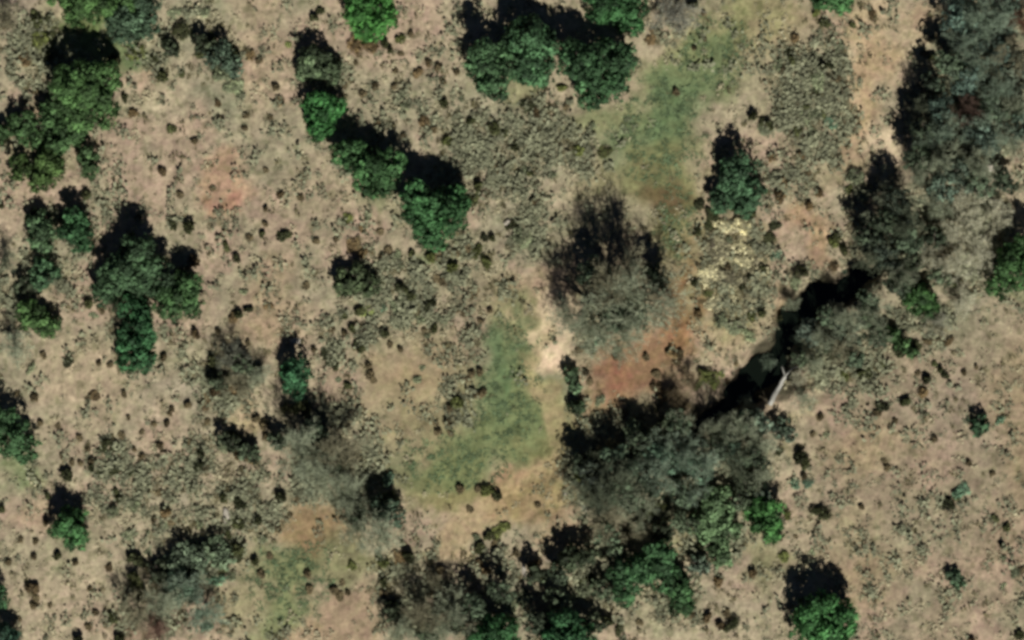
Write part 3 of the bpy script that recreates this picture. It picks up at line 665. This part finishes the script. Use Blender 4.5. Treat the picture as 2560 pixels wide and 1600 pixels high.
# px, py of the dark spot or bush, radius px, look
SHR = """95 45 20 d;120 42 14 d;140 78 14 d;100 100 28 o;125 135 16 d;65 150 24 b;20 60 22 b;85 30 12 d;90 225 11 b;312 240 13 d;332 281 14 b;298 205 13 k;285 145 18 d;345 135 22 o;
385 143 14 d;405 190 17 d;455 180 14 d;435 30 18 g;510 32 18 g;452 82 24 d;438 118 16 d;480 85 14 g;530 92 20 d;502 128 20 d;575 115 20 d;585 135 16 d;535 160 30 g;560 180 34 g;590 220 28 g;545 255 14 b;627 136 14 b;615 288 10 b;613 318 9 b;430 318 16 d;488 350 11 b;552 295 10 o;
600 210 12 o;570 215 20 g;10 345 18 k;45 300 20 d;215 482 15 d;405 425 15 b;533 468 10 b;450 482 12 b;432 560 15 d;475 560 18 d;565 612 13 d;590 640 15 d;485 645 18 b;450 672 10 d;470 668 8 d;85 525 16 d;130 530 12 g;5 510 12 d;345 540 12 b;622 590 12 b;560 573 7 b;
664 422 9 b;760 440 12 b;700 484 14 b;752 492 12 b;664 520 9 d;662 558 9 b;655 582 12 d;705 585 16 k;722 582 12 d;790 600 12 b;905 568 14 b;950 575 12 b;840 595 10 b;765 712 12 b;672 760 14 b;870 540 16 o;920 540 14 g;
690 215 12 b;700 250 16 b;676 293 9 b;648 148 12 b;742 92 9 d;722 112 14 y;800 25 13 d;786 40 12 d;850 195 14 d;835 178 12 d;862 212 9 o;880 200 9 o;848 150 9 d;890 155 8 b;
890 112 26 b;925 118 26 b;960 105 16 d;975 122 12 d;1000 95 14 o;1028 82 10 b;1002 130 10 b;990 175 9 b;1045 175 20 b;1072 155 14 b;1095 165 12 b;1142 178 10 b;940 212 12 b;985 212 10 b;1000 240 16 g;1015 265 14 g;1108 200 10 b;1110 255 15 d;1155 248 11 g;1178 298 14 d;1085 320 12 b;1008 335 9 b;905 230 12 b;945 305 14 b;1060 300 16 b;
1118 348 18 o;1235 320 22 d;1260 330 14 d;1200 410 12 g;1240 430 22 b;1195 460 18 d;1260 415 10 d;1180 505 24 d;1320 262 22 k;1340 275 16 b;1315 310 9 b;1365 295 12 b;1290 365 14 d;1310 358 10 d;1415 265 10 o;1405 215 14 o;1362 218 10 b;1445 370 20 o;1480 315 16 g;1570 300 12 g;1560 325 14 g;1510 375 18 o;
1310 430 16 g;1325 430 12 d;1380 440 14 g;1335 500 12 b;1285 555 18 d;1300 590 24 g;1320 610 26 g;1340 545 12 g;1760 30 9 b;1632 70 14 b;1625 95 16 b;1730 8 16 d;1762 95 8 d;1736 118 8 d;1690 228 12 o;
1885 285 18 k;1905 300 14 d;1910 325 16 g;1750 505 18 k;1780 535 20 k;1770 560 18 k;1745 575 12 d;1840 515 16 d;1880 525 18 d;1925 600 22 d;1940 640 18 t;1745 660 10 b;1810 560 30 p;1860 565 34 p;1790 620 38 p;1860 635 40 p;1905 600 24 p;1900 690 36 p;1830 700 40 p;1770 690 34 p;1800 760 36 p;1870 760 34 p;1905 670 12 d;
1875 690 12 k;1855 715 12 k;1735 705 12 d;1770 730 14 o;1905 780 14 d;1880 785 16 o;1840 820 26 g;1875 840 20 g;1800 800 24 g;1745 780 14 b;1820 665 10 d;1825 600 12 g;
2060 55 16 d;2130 60 12 d;2040 28 14 o;2105 15 16 t;2180 30 14 b;1985 90 16 b;1970 125 12 d;1980 145 16 d;1945 165 18 g;1955 170 10 d;2055 160 16 k;2075 160 12 k;2095 195 12 o;2045 222 16 k;2030 222 12 d;2008 240 14 d;2015 262 14 d;2060 280 14 d;1995 325 15 d;2002 382 14 b;2080 305 22 t;2040 290 26 g;2050 200 26 g;2010 290 24 g;2110 300 10 b;2140 295 10 b;1925 310 14 d;2120 365 9 b;2030 330 20 g;1930 390 14 b;2100 120 16 g;
2330 140 14 d;2335 90 12 b;2310 130 14 b;1950 485 18 b;2050 480 16 b;2022 510 16 b;1955 450 14 b;2020 430 10 b;2140 440 26 g;2120 470 16 o;2160 480 24 g;2085 600 20 o;2110 620 16 d;1935 560 14 k;2090 590 12 d;2415 480 18 d;2425 560 9 d;2335 590 22 k;2350 600 14 d;2360 670 18 d;2380 700 16 d;2435 720 9 d;2000 680 22 d;1990 710 20 g;2085 660 16 b;2110 680 12 t;
2250 600 20 g;2300 700 20 d;1950 790 14 d;2005 790 10 g;2200 812 18 k;2225 845 16 k;2250 872 18 k;2275 880 14 k;2292 862 16 d;2210 905 16 d;2168 925 14 d;2152 932 14 d;2110 935 16 o;2125 905 16 b;2075 880 18 k;2045 885 20 k;2090 845 14 d;2370 850 14 b;2335 905 11 d;2350 920 12 k;2363 935 12 k;2315 945 15 k;2295 930 9 b;2305 975 16 b;2262 1002 14 k;2200 1010 20 k;2215 1015 12 k;2195 1030 12 b;
2410 928 9 b;2440 915 8 b;2320 850 12 b;2328 835 12 g;2445 1052 16 k;2500 1050 12 t;2422 1050 10 t;2050 1038 12 b;2115 1012 8 b;2238 1048 9 b;2052 1040 9 d;2065 1085 10 g;2032 1082 9 b;2335 1095 11 b;2002 1135 18 k;2015 1150 18 d;1950 1125 13 k;2212 1150 10 b;2218 1165 12 b;2422 1156 10 b;1990 1210 18 t;2020 1205 18 t;2010 1190 10 d;2410 1222 22 t;2395 1235 20 t;2368 1258 17 k;2488 1292 12 d;2518 1315 13 d;2505 1360 11 k;2510 1395 9 g;2055 1282 23 k;1970 1285 14 o;1960 1385 17 o;2030 1382 12 g;1950 1342 10 b;1990 1340 7 b;2540 1435 17 g;2556 1420 12 b;2508 1465 9 g;2185 1497 9 b;2175 1480 7 b;2390 1240 12 d;2155 1265 9 b;2250 1325 12 b;2480 1180 9 b;
2548 1585 16 k;2428 1597 14 b;1825 1562 22 k;1800 1560 14 b;1765 1540 18 b;1735 1535 12 b;1600 1552 12 b;1880 1430 14 b;1900 1420 9 b;1795 1450 16 b;1815 1530 12 b;1755 1355 20 k;1775 1345 14 d;1830 1345 9 d;1740 1230 24 k;1755 1255 16 k;1640 1260 20 k;1660 1262 12 d;1620 1280 20 d;1505 1385 12 k;1470 1445 18 d;1450 1450 14 d;1410 1450 12 d;1490 1465 16 g;1465 1470 24 g;1440 1490 16 g;1520 1545 18 k;1545 1575 22 k;1560 1600 16 k;1490 1540 14 g;1340 1405 14 b;1330 1415 18 b;1355 1435 16 d;1375 1430 10 d;1290 1380 12 b;1300 1500 24 g;1310 1480 16 g;1270 1520 20 g;
1365 1535 12 g;1345 1260 9 o;1240 1355 12 b;1200 1365 16 d;1190 1345 12 g;1245 1330 24 o;1265 1310 18 o;1225 1335 16 d;1215 1420 18 b;1195 1405 14 b;1250 1430 16 g;1175 1270 12 o;1150 1220 14 o;1220 1225 22 o;1240 1235 16 d;1195 1218 12 o;950 1255 20 d;980 1245 26 d;900 1275 16 k;975 1200 24 t;1020 1385 20 k;1000 1390 18 b;960 1400 16 o;945 1385 12 d;1080 1390 14 b;1100 1420 14 b;1070 1430 14 b;1075 1480 12 b;960 1450 16 d;955 1480 14 b;975 1500 12 k;880 1410 16 o;770 1430 12 o;775 1470 14 b;850 1485 14 b;835 1470 14 o;870 1480 9 b;855 1455 10 o;
705 1235 20 k;750 1235 14 b;740 1255 9 b;695 1320 12 b;725 1285 10 b;690 1270 12 g;645 1300 12 d;675 1385 12 b;660 1350 14 g;640 1400 16 d;655 1430 14 o;600 1252 22 k;610 1258 14 k;560 1240 14 d;595 1300 18 d;605 1310 14 d;570 1330 12 d;500 1312 14 g;540 1365 14 d;590 1365 20 d;600 1390 14 d;560 1415 14 d;480 1385 26 t;510 1390 26 t;440 1385 18 t;450 1420 26 t;530 1350 20 g;560 1390 22 g;440 1450 34 d;470 1445 30 d;340 1390 20 k;352 1405 16 k;370 1380 12 g;410 1440 18 d;285 1540 18 d;265 1560 10 b;195 1595 16 k;300 1595 18 d;335 1450 26 d;350 1480 20 d;500 1540 18 t;520 1570 16 t;545 1450 24 t;580 1440 16 g;
85 1387 10 k;145 1388 13 d;190 1404 9 d;20 1402 11 b;50 1345 12 b;90 1350 10 b;80 1465 20 b;90 1495 14 b;85 1510 12 b;272 1415 15 b;225 1470 9 b;50 1545 8 b;125 1510 7 b;5 1270 12 d;240 1530 10 b;222 1565 12 b;118 1235 12 d;115 1305 10 d;335 1265 24 g;280 1280 24 g;300 1240 14 d;290 1225 14 d;330 1330 16 g;315 1340 12 g;370 1330 9 g;400 1230 12 b;415 1275 18 b;385 1295 10 b;430 1300 14 b;410 1310 14 g;
165 1182 18 k;230 1165 14 k;230 1150 10 k;255 1180 14 d;285 1170 16 d;325 1178 13 k;200 1155 10 b;180 1152 10 b;430 1197 12 k;495 1160 16 k;515 1165 12 o;505 1128 16 k;560 1120 18 g;585 1085 20 d;575 1105 22 d;610 1120 24 d;625 1140 18 b;600 1130 16 b;265 1100 18 d;255 1120 14 d;290 1110 16 d;275 1140 24 g;200 1092 11 b;220 1120 9 b;155 1135 9 b;305 1083 12 b;355 1078 9 b;355 1138 10 b;100 1055 10 b;145 1062 10 b;335 1120 8 b;
322 1042 8 d;310 982 10 d;235 985 16 b;88 990 13 b;45 980 9 o;172 900 18 k;275 910 10 b;248 905 9 b;300 905 9 d;78 920 14 g;110 885 12 o;410 890 11 d;490 832 16 b;545 825 10 b;220 755 16 d;255 770 14 o;235 790 12 g;575 885 14 d;560 865 12 d;535 900 18 d;570 935 16 d;585 965 20 b;635 920 20 k;610 965 16 d;520 990 20 b;540 975 20 b;510 1010 16 b;560 1010 20 b;430 1020 10 d;425 1030 9 o;470 1010 12 b;640 1045 12 o;660 1060 14 o;665 1090 12 b;520 1050 10 b;385 1058 9 b;418 1055 10 d;470 1100 12 b;400 1110 12 b;595 780 14 d;620 770 14 k;585 790 16 b;610 730 12 g;620 855 9 o;
785 870 9 d;812 882 14 k;825 900 14 k;840 915 12 d;860 890 9 d;895 855 18 k;905 870 14 d;880 815 14 d;862 830 10 d;830 820 12 b;975 860 10 b;1000 870 10 d;960 830 16 d;870 960 12 d;845 950 10 g;720 1020 22 d;745 1015 20 d;770 1020 22 d;1060 820 9 d;1070 840 10 g;925 935 14 b;935 950 10 b;1200 928 12 b;1180 930 12 b;1170 945 10 b;1210 975 12 o;1195 985 14 o;1140 1000 18 o;1125 1015 12 b;1120 1050 12 o;1090 1055 10 o;1095 1075 12 o;1125 1080 10 o;1055 920 12 g;1045 950 14 g;920 910 10 b;
1000 712 16 k;1015 722 12 d;1030 735 14 d;1065 765 16 d;1085 750 14 k;1010 750 20 g;985 770 18 g;960 770 16 t;950 700 14 d;970 665 12 d;1005 660 12 g;990 640 14 g;970 620 14 b;955 640 12 b;1075 640 16 o;1095 635 14 o;1145 630 12 o;1090 690 14 o;1105 700 14 o;1130 665 18 o;1170 615 14 o;1195 630 22 o;1215 650 20 o;1210 590 14 k;1230 590 12 d;1190 720 12 b;1185 735 12 b;1145 770 10 o;1160 780 12 b;920 780 22 y;900 775 16 d;860 785 14 d;1030 630 12 d;885 610 22 b;905 630 16 b;930 625 12 b;1000 810 18 g;1050 800 16 g;1110 800 18 g;1085 820 14 d;1225 775 9 b;1200 800 9 b;
1780 945 24 o;1760 935 20 o;1805 935 12 y;1745 960 16 d;1715 1010 14 b;1660 985 20 b;1640 960 20 b;1690 900 12 b;1680 880 16 b;1700 880 12 b;1540 890 10 d;1480 870 14 d;1545 875 14 g;1500 850 20 t;1450 870 12 b;1475 950 12 o;1465 930 10 d;1500 1000 14 g;1560 1030 10 b;1580 1045 12 b;1610 1080 12 o;1580 1085 16 o;1660 1050 20 d;1560 1150 16 o;1590 1125 16 d;1460 1140 14 o;1480 1130 20 d;1440 1190 16 o;1840 905 10 b;1435 1200 12 k;1640 930 14 b;1615 890 12 b"""
SL = [(float(q[0]), float(q[1]), float(q[2]), q[3]) for q in (e.split() for e in SHR.replace("\n", "").split(";"))]
lows = sorted([j for j, q in enumerate(SL) if not (q[2] >= 22 or q[3] in 'gtpy')], key=lambda j: -SL[j][2] - (3 if SL[j][3] in 'kd' else 0))
REST = set(lows[285:]); rest_v, rest_f, rest_t = [], [], []; ro = 0
for i, (px, py, R, k) in enumerate(SL):
    if R < 7.5: R = 7.5
    big = R >= 22 or k in 'gtpy'
    if k in 'dkob' and R < 22: py += R * .35
    sx = R * M; hh = sx * random.choice([.5, .8, 1.0, 1.15]) * (1.15 if k in 'kd' else .75 if k in 'gt' else .5 if k in 'py' else .9)
    if i in REST:                                     # past 300 of the kind: the smallest go into one object
        sv, sf, stn = SRAW[i % 5]; x, y = W(px, py); a = random.uniform(0, 6.28); ca2, sa2 = math.cos(a), math.sin(a)
        vv = np.stack([(sv[:, 0] * ca2 - sv[:, 1] * sa2) * sx + x, (sv[:, 0] * sa2 + sv[:, 1] * ca2) * sx + y, sv[:, 2] * hh + gz(px, py)], -1)
        rest_v.append(vv); rest_f.append(sf + ro); ro += len(vv); rest_t.append(stn * (1.0 if k in 'bo' else .75)); continue
    if big:
        t = emp("bush", px, py); me = MED[i % 5]; o = bpy.data.objects.new("foliage", me); C.objects.link(o); o.parent = t
        s_ = bpy.data.objects.new("stem", st[i % 3]); C.objects.link(s_); s_.parent = t
    else:
        t = bpy.data.objects.new("shrub", SMALL[i % 5]); C.objects.link(t); o = t
        x, y = W(px, py); t.location = (x, y, gz(px, py))
    t.scale = (sx * random.uniform(.75, 1.35), sx * random.uniform(.7, 1.1), hh); t.rotation_euler[2] = random.uniform(0, 6.28)
    c = np.array(COL[k]) * random.uniform(.85, 1.3); colour(o, c)
    sz = "tiny" if R < 11 else "small" if R < 17 else "mid-sized" if R < 24 else "broad"
    ALL.append((t, px, py, sz + " " + LOOK[k] + (" bush" if big else " shrub"), "bush" if big else "shrub", "low shrubs dotting the ground" if not big else "bushes in the brush"))

o = bpy.data.objects.new("scattered_shrubs", mesh_np("scattered_shrubs", np.concatenate(rest_v), np.concatenate(rest_f), LEAF, np.concatenate(rest_t))); C.objects.link(o)
colour(o, (120, 108, 80)); tag(o, "tiny brown and olive shrubs speckled over the open soil", "shrubs", kind='stuff')

# ------------------------------------------------------------------ dead wood and stones
def rock(px, py, a, b, rot, label, seed, h=.35):
    r = np.random.default_rng(seed)
    import bmesh
    bm = bmesh.new(); bmesh.ops.create_icosphere(bm, subdivisions=3, radius=1)
    for v in bm.verts:
        d = v.co.normalized(); q = fbm(np.array([d.x * 1.7 + seed]), np.array([d.y * 1.7 + d.z * 1.3]), 3, 2.0)[0]
        v.co = d * (.7 + .6 * q)
        v.co.x *= a * M; v.co.y *= b * M; v.co.z *= h
    me = bpy.data.meshes.new("boulder"); bm.to_mesh(me); bm.free(); me.materials.append(limestone)
    o = bpy.data.objects.new("boulder", me); C.objects.link(o); x, y = W(px, py)
    o.location = (x, y, gz(px, py) + h * .35); o.rotation_euler[2] = math.radians(rot); tag(o, label, "boulder")
rock(566, 1290, 9, 22, 8, "pale upright limestone boulder left of a cluster of dark shrubs", 1)
rock(2008, 878, 10, 8, 0, "bright pale boulder above the fallen log by the draw", 3, .4)
rock(1268, 556, 10, 7, 30, "small pale boulder right of the round central juniper", 4, .3)
rock(740, 852, 16, 8, 0, "pale flat boulder above the narrow blue-green juniper", 5, .2)
rock(1412, 1235, 7, 7, 0, "pale small boulder on the ochre ground left of the dark thicket", 6, .2)
rock(2475, 415, 9, 16, 20, "pale upright boulder in the brush near the right edge", 7, .4)
rock(1310, 1425, 6, 18, 4, "pale narrow boulder above the bottom edge junipers", 8, .25)

# fallen trunk on the bank
sg = []; P0 = np.array([*W(1922, 1012), 0]); P1 = np.array([*W(1962, 940), 0]); z0 = gz(1940, 975)
for k in range(6):
    a, b = P0 + (P1 - P0) * k / 6, P0 + (P1 - P0) * (k + 1) / 6
    wob = lambda q, j: (q[0] + .08 * math.sin(j * 2.1), q[1] + .05 * math.cos(j * 1.7), .55 + .05 * j)
    sg.append((wob(a, k), wob(b, k + 1), 0.36 - .02 * k, .34 - .02 * k))
v, f = tubes(sg, 10); v -= np.array([P0[0], P0[1], 0])
lt = bpy.data.objects.new("fallen_log", None); C.objects.link(lt); lt.location = (P0[0], P0[1], max(z0, gz(1925, 1005)))
o = bpy.data.objects.new("trunk", mesh_np("log_trunk", v, f, deadwood)); C.objects.link(o); o.parent = lt
d = P1 - P0
v, f = tubes([((d[0], d[1], .85), (d[0] + .9, d[1] + 1.0, 1.2), .13, .07), ((d[0], d[1], .85), (d[0] - .4, d[1] + 1.2, .9), .12, .05), ((d[0] + .9, d[1] + 1.0, 1.2), (d[0] + 2.2, d[1] + 1.3, 1.3), .07, .03)], 6)
o = bpy.data.objects.new("branch", mesh_np("log_branch", v, f, deadwood)); C.objects.link(o); o.parent = lt
tag(lt, "pale weathered fallen trunk lying on the bank beside the dark draw", "log")

# dead snag lying in the shade of the big upper left juniper
sn = bpy.data.objects.new("dead_snag", None); C.objects.link(sn); x0, y0 = W(186, 152); x1, y1 = W(216, 200); sn.location = (x0, y0, gz(186, 152))
v, f = tubes([((0, 0, 4.2), ((x1 - x0) * .5, (y1 - y0) * .5, 3.4), .06, .12), (((x1 - x0) * .5, (y1 - y0) * .5, 3.4), (x1 - x0, y1 - y0, 1.8), .12, .18), ((x1 - x0, y1 - y0, 1.8), ((x1 - x0) * 1.1, (y1 - y0) * 1.15, -.2), .18, .22)], 8)
o = bpy.data.objects.new("trunk", mesh_np("snag", v, f, deadwood)); C.objects.link(o); o.parent = sn
tag(sn, "thin grey dead snag leaning in the black shade of the upper left juniper", "dead tree")

# ------------------------------------------------------------------ ground cover nobody could count
def scatter(name, n, kinds, sz, seed, zfac, label_mat=LEAF, mind=.05):
    r = np.random.default_rng(seed); px = r.uniform(-180, 2740, n * 8); py = r.uniform(-160, 1760, n * 8)
    d = np.full(px.shape, mind)
    for x, y, rx, ry, dn in ZONES:
        d = np.maximum(d, dn * (1 - sstep(.55, 1.1, np.hypot((px - x) / rx, (py - y) / ry))))
    d = d * sstep(.38, .60, fbm(px / 30, py / 30, 3, 13.0 + seed)) * sstep(.22, .55, fbm(px / 95, py / 95, 2, 63.0 + seed))
    for x, y, rx, ry in SMOOTH:
        d = d * (1 - .93 * (1 - sstep(.7, 1.1, np.hypot((px - x) / rx, (py - y) / ry))))
    d = d * (draw_dist(px, py) < -.6)
    keep = r.random(px.shape) < d; px, py = px[keep][:n], py[keep][:n]
    x = (px - 1280) * M; y = (800 - py) * M; z = relief(x, y); n = len(px); q = 14
    s = sz * (.45 + 1.3 * r.random(n) ** 2.2)
    cen = np.stack([x, y, z], -1)[:, None, :] + r.normal(size=(n, q, 3)) * (s[:, None, None] * np.array([.55, .55, .18])) + np.array([0, 0, 1]) * (s * zfac)[:, None, None]
    nor = unit(r.normal(size=(n * q, 3)) * .35 + np.array([0, 0, 1.0]))
    v, f = leaf_quads(cen.reshape(-1, 3), nor, np.repeat(s, q) * r.uniform(.13, .30, n * q), r)
    me = mesh_np(name, v, f, label_mat, np.repeat(r.uniform(.75, 1.15, n), q) * r.uniform(.85, 1.15, n * q))
    o = bpy.data.objects.new(name, me); C.objects.link(o); return o
o = scatter("dry_brush", 15000, None, .56, 3, .6, mind=.09); colour(o, (144, 146, 118)); tag(o, "grey-green low brush spread in patches between the trees", "brush", kind='stuff')
o = scatter("leaf_litter", 7000, None, .34, 4, .5, mind=.10); colour(o, (112, 106, 76)); tag(o, "brown weeds and dead tufts speckling the tan soil", "weeds", kind='stuff')
o = scatter("pale_grass", 8000, None, .40, 5, .3, mind=.16); colour(o, (184, 176, 144)); tag(o, "pale dry grass tufts scattered over the soil", "grass", kind='stuff')

def meadow(n, seed):
    r = np.random.default_rng(seed); px = r.uniform(600, 2000, n * 6); py = r.uniform(0, 1600, n * 6); d = np.zeros(px.shape)
    for x, y, rx, ry in [(1270, 960, 90, 180), (1150, 1150, 170, 80), (1650, 330, 130, 170), (1780, 130, 110, 110), (730, 1450, 120, 110), (1690, 550, 60, 110)]:
        d = np.maximum(d, 1 - sstep(.5, 1.15, np.hypot((px - x) / rx, (py - y) / ry)))
    d = d * sstep(.40, .58, fbm(px / 16, py / 16, 3, 5.0)); k = r.random(px.shape) < d; px, py = px[k][:n], py[k][:n]
    x = (px - 1280) * M; y = (800 - py) * M; z = relief(x, y); n = len(px); q = 9
    s = .3 * (.5 + r.random(n))
    cen = np.stack([x, y, z + .07], -1)[:, None, :] + r.normal(size=(n, q, 3)) * (s[:, None, None] * np.array([.6, .6, .12]))
    v, f = leaf_quads(cen.reshape(-1, 3), unit(r.normal(size=(n * q, 3)) * .4 + np.array([0, 0, 1.])), np.repeat(s, q) * r.uniform(.12, .3, n * q), r)
    o = bpy.data.objects.new("meadow_grass", mesh_np("meadow_grass", v, f, LEAF, np.repeat(r.uniform(.7, 1.2, n), q))); C.objects.link(o)
    colour(o, (108, 128, 92)); tag(o, "short green grass tufts covering the meadow and pasture", "grass", kind='stuff')
meadow(9000, 77)

# ------------------------------------------------------------------ labels that say where each shrub stands
MARK = [(1390,840,"the pale bare soil patch"), (570,455,"the pink soil patch"), (1942,975,"the fallen pale log"), (1840,680,"the round pale thicket"),
 (1575,955,"the red-brown soil patch"), (2050,1560,"the bottom right juniper"), (215,245,"the big upper left juniper"), (115,435,"the olive green juniper"),
 (190,590,"the egg-shaped juniper"), (350,690,"the dark left trio"), (345,880,"the long smooth juniper"), (95,815,"the ragged left juniper"), (40,1100,"the left edge juniper"),
 (180,1335,"the lone lower left juniper"), (925,60,"the top edge bright juniper"), (800,240,"the slanting juniper pair"), (920,440,"the pair's wider juniper"),
 (1085,545,"the round central juniper"), (1280,160,"the tall top centre junipers"), (1490,200,"the widest tall juniper"), (1850,440,"the feathery juniper"), (2500,710,"the right edge juniper"),
 (2290,765,"the far bank juniper"), (1915,1310,"the domed-shadow juniper"), (1635,1430,"the crescent juniper"), (1785,1330,"the pale mottled juniper"), (1430,1580,"the bottom edge juniper pair"),
 (890,720,"the two-horned juniper"), (742,955,"the flat-capped narrow juniper"), (2450,1070,"the lone right field juniper"), (2385,1455,"the lower teal juniper bush"),
 (1200,1090,"the green central meadow"), (730,1440,"the lower left meadow"), (1270,1290,"the ochre soil bar"), (566,1290,"the upright pale boulder"),
 (1480,780,"the largest leafless tree"), (1620,350,"the green pasture hollow"), (2080,560,"the orange soil patch"), (2225,370,"the pale sandy patch"), (2100,20,"the top edge small juniper"),
 (2400,290,"the reddish-brown tree"), (330,50,"the blue-grey top juniper"), (2270,60,"the pale upper right soil"), (5,5,"the top left corner"), (5,1595,"the bottom left corner"),
 (2555,1595,"the bottom right corner"), (2555,5,"the top right corner"), (850,1540,"the pinkish lower soil patch"), (2250,1250,"the open lower right field"), (300,1000,"the open left tan ground"),
 (640,150,"the upper tan clearing"), (1050,250,"the upper middle tan clearing")]
DIRS = ["right of", "above right of", "above", "above left of", "left of", "below left of", "below", "below right of"]
ORD = ["", "second", "third", "fourth", "fifth", "sixth", "seventh", "eighth", "ninth", "tenth", "eleventh", "twelfth", "thirteenth", "fourteenth", "fifteenth"]
groups = {}
for (t, px, py, look, cat, grp) in ALL:
    best = min(((math.hypot(px - x, py - y), x, y, nm) for x, y, nm in MARK if math.hypot(px - x, py - y) > 12), key=lambda q: q[0])
    k = int(round(math.atan2(best[2] - py, px - best[1]) / (math.pi / 4))) % 8
    groups.setdefault((look, DIRS[k], best[3]), []).append((best[0], t, cat, grp))
for (look, dr, nm), lst in groups.items():
    lst.sort(key=lambda q: q[0])
    for i, (d, t, cat, grp) in enumerate(lst):
        if len(lst) == 1: lb = f"{look} {dr} {nm}"
        else: lb = f"{look}, {(ORD[i] + ' ') if i else ''}nearest {dr} {nm}"
        tag(t, lb, cat, grp)
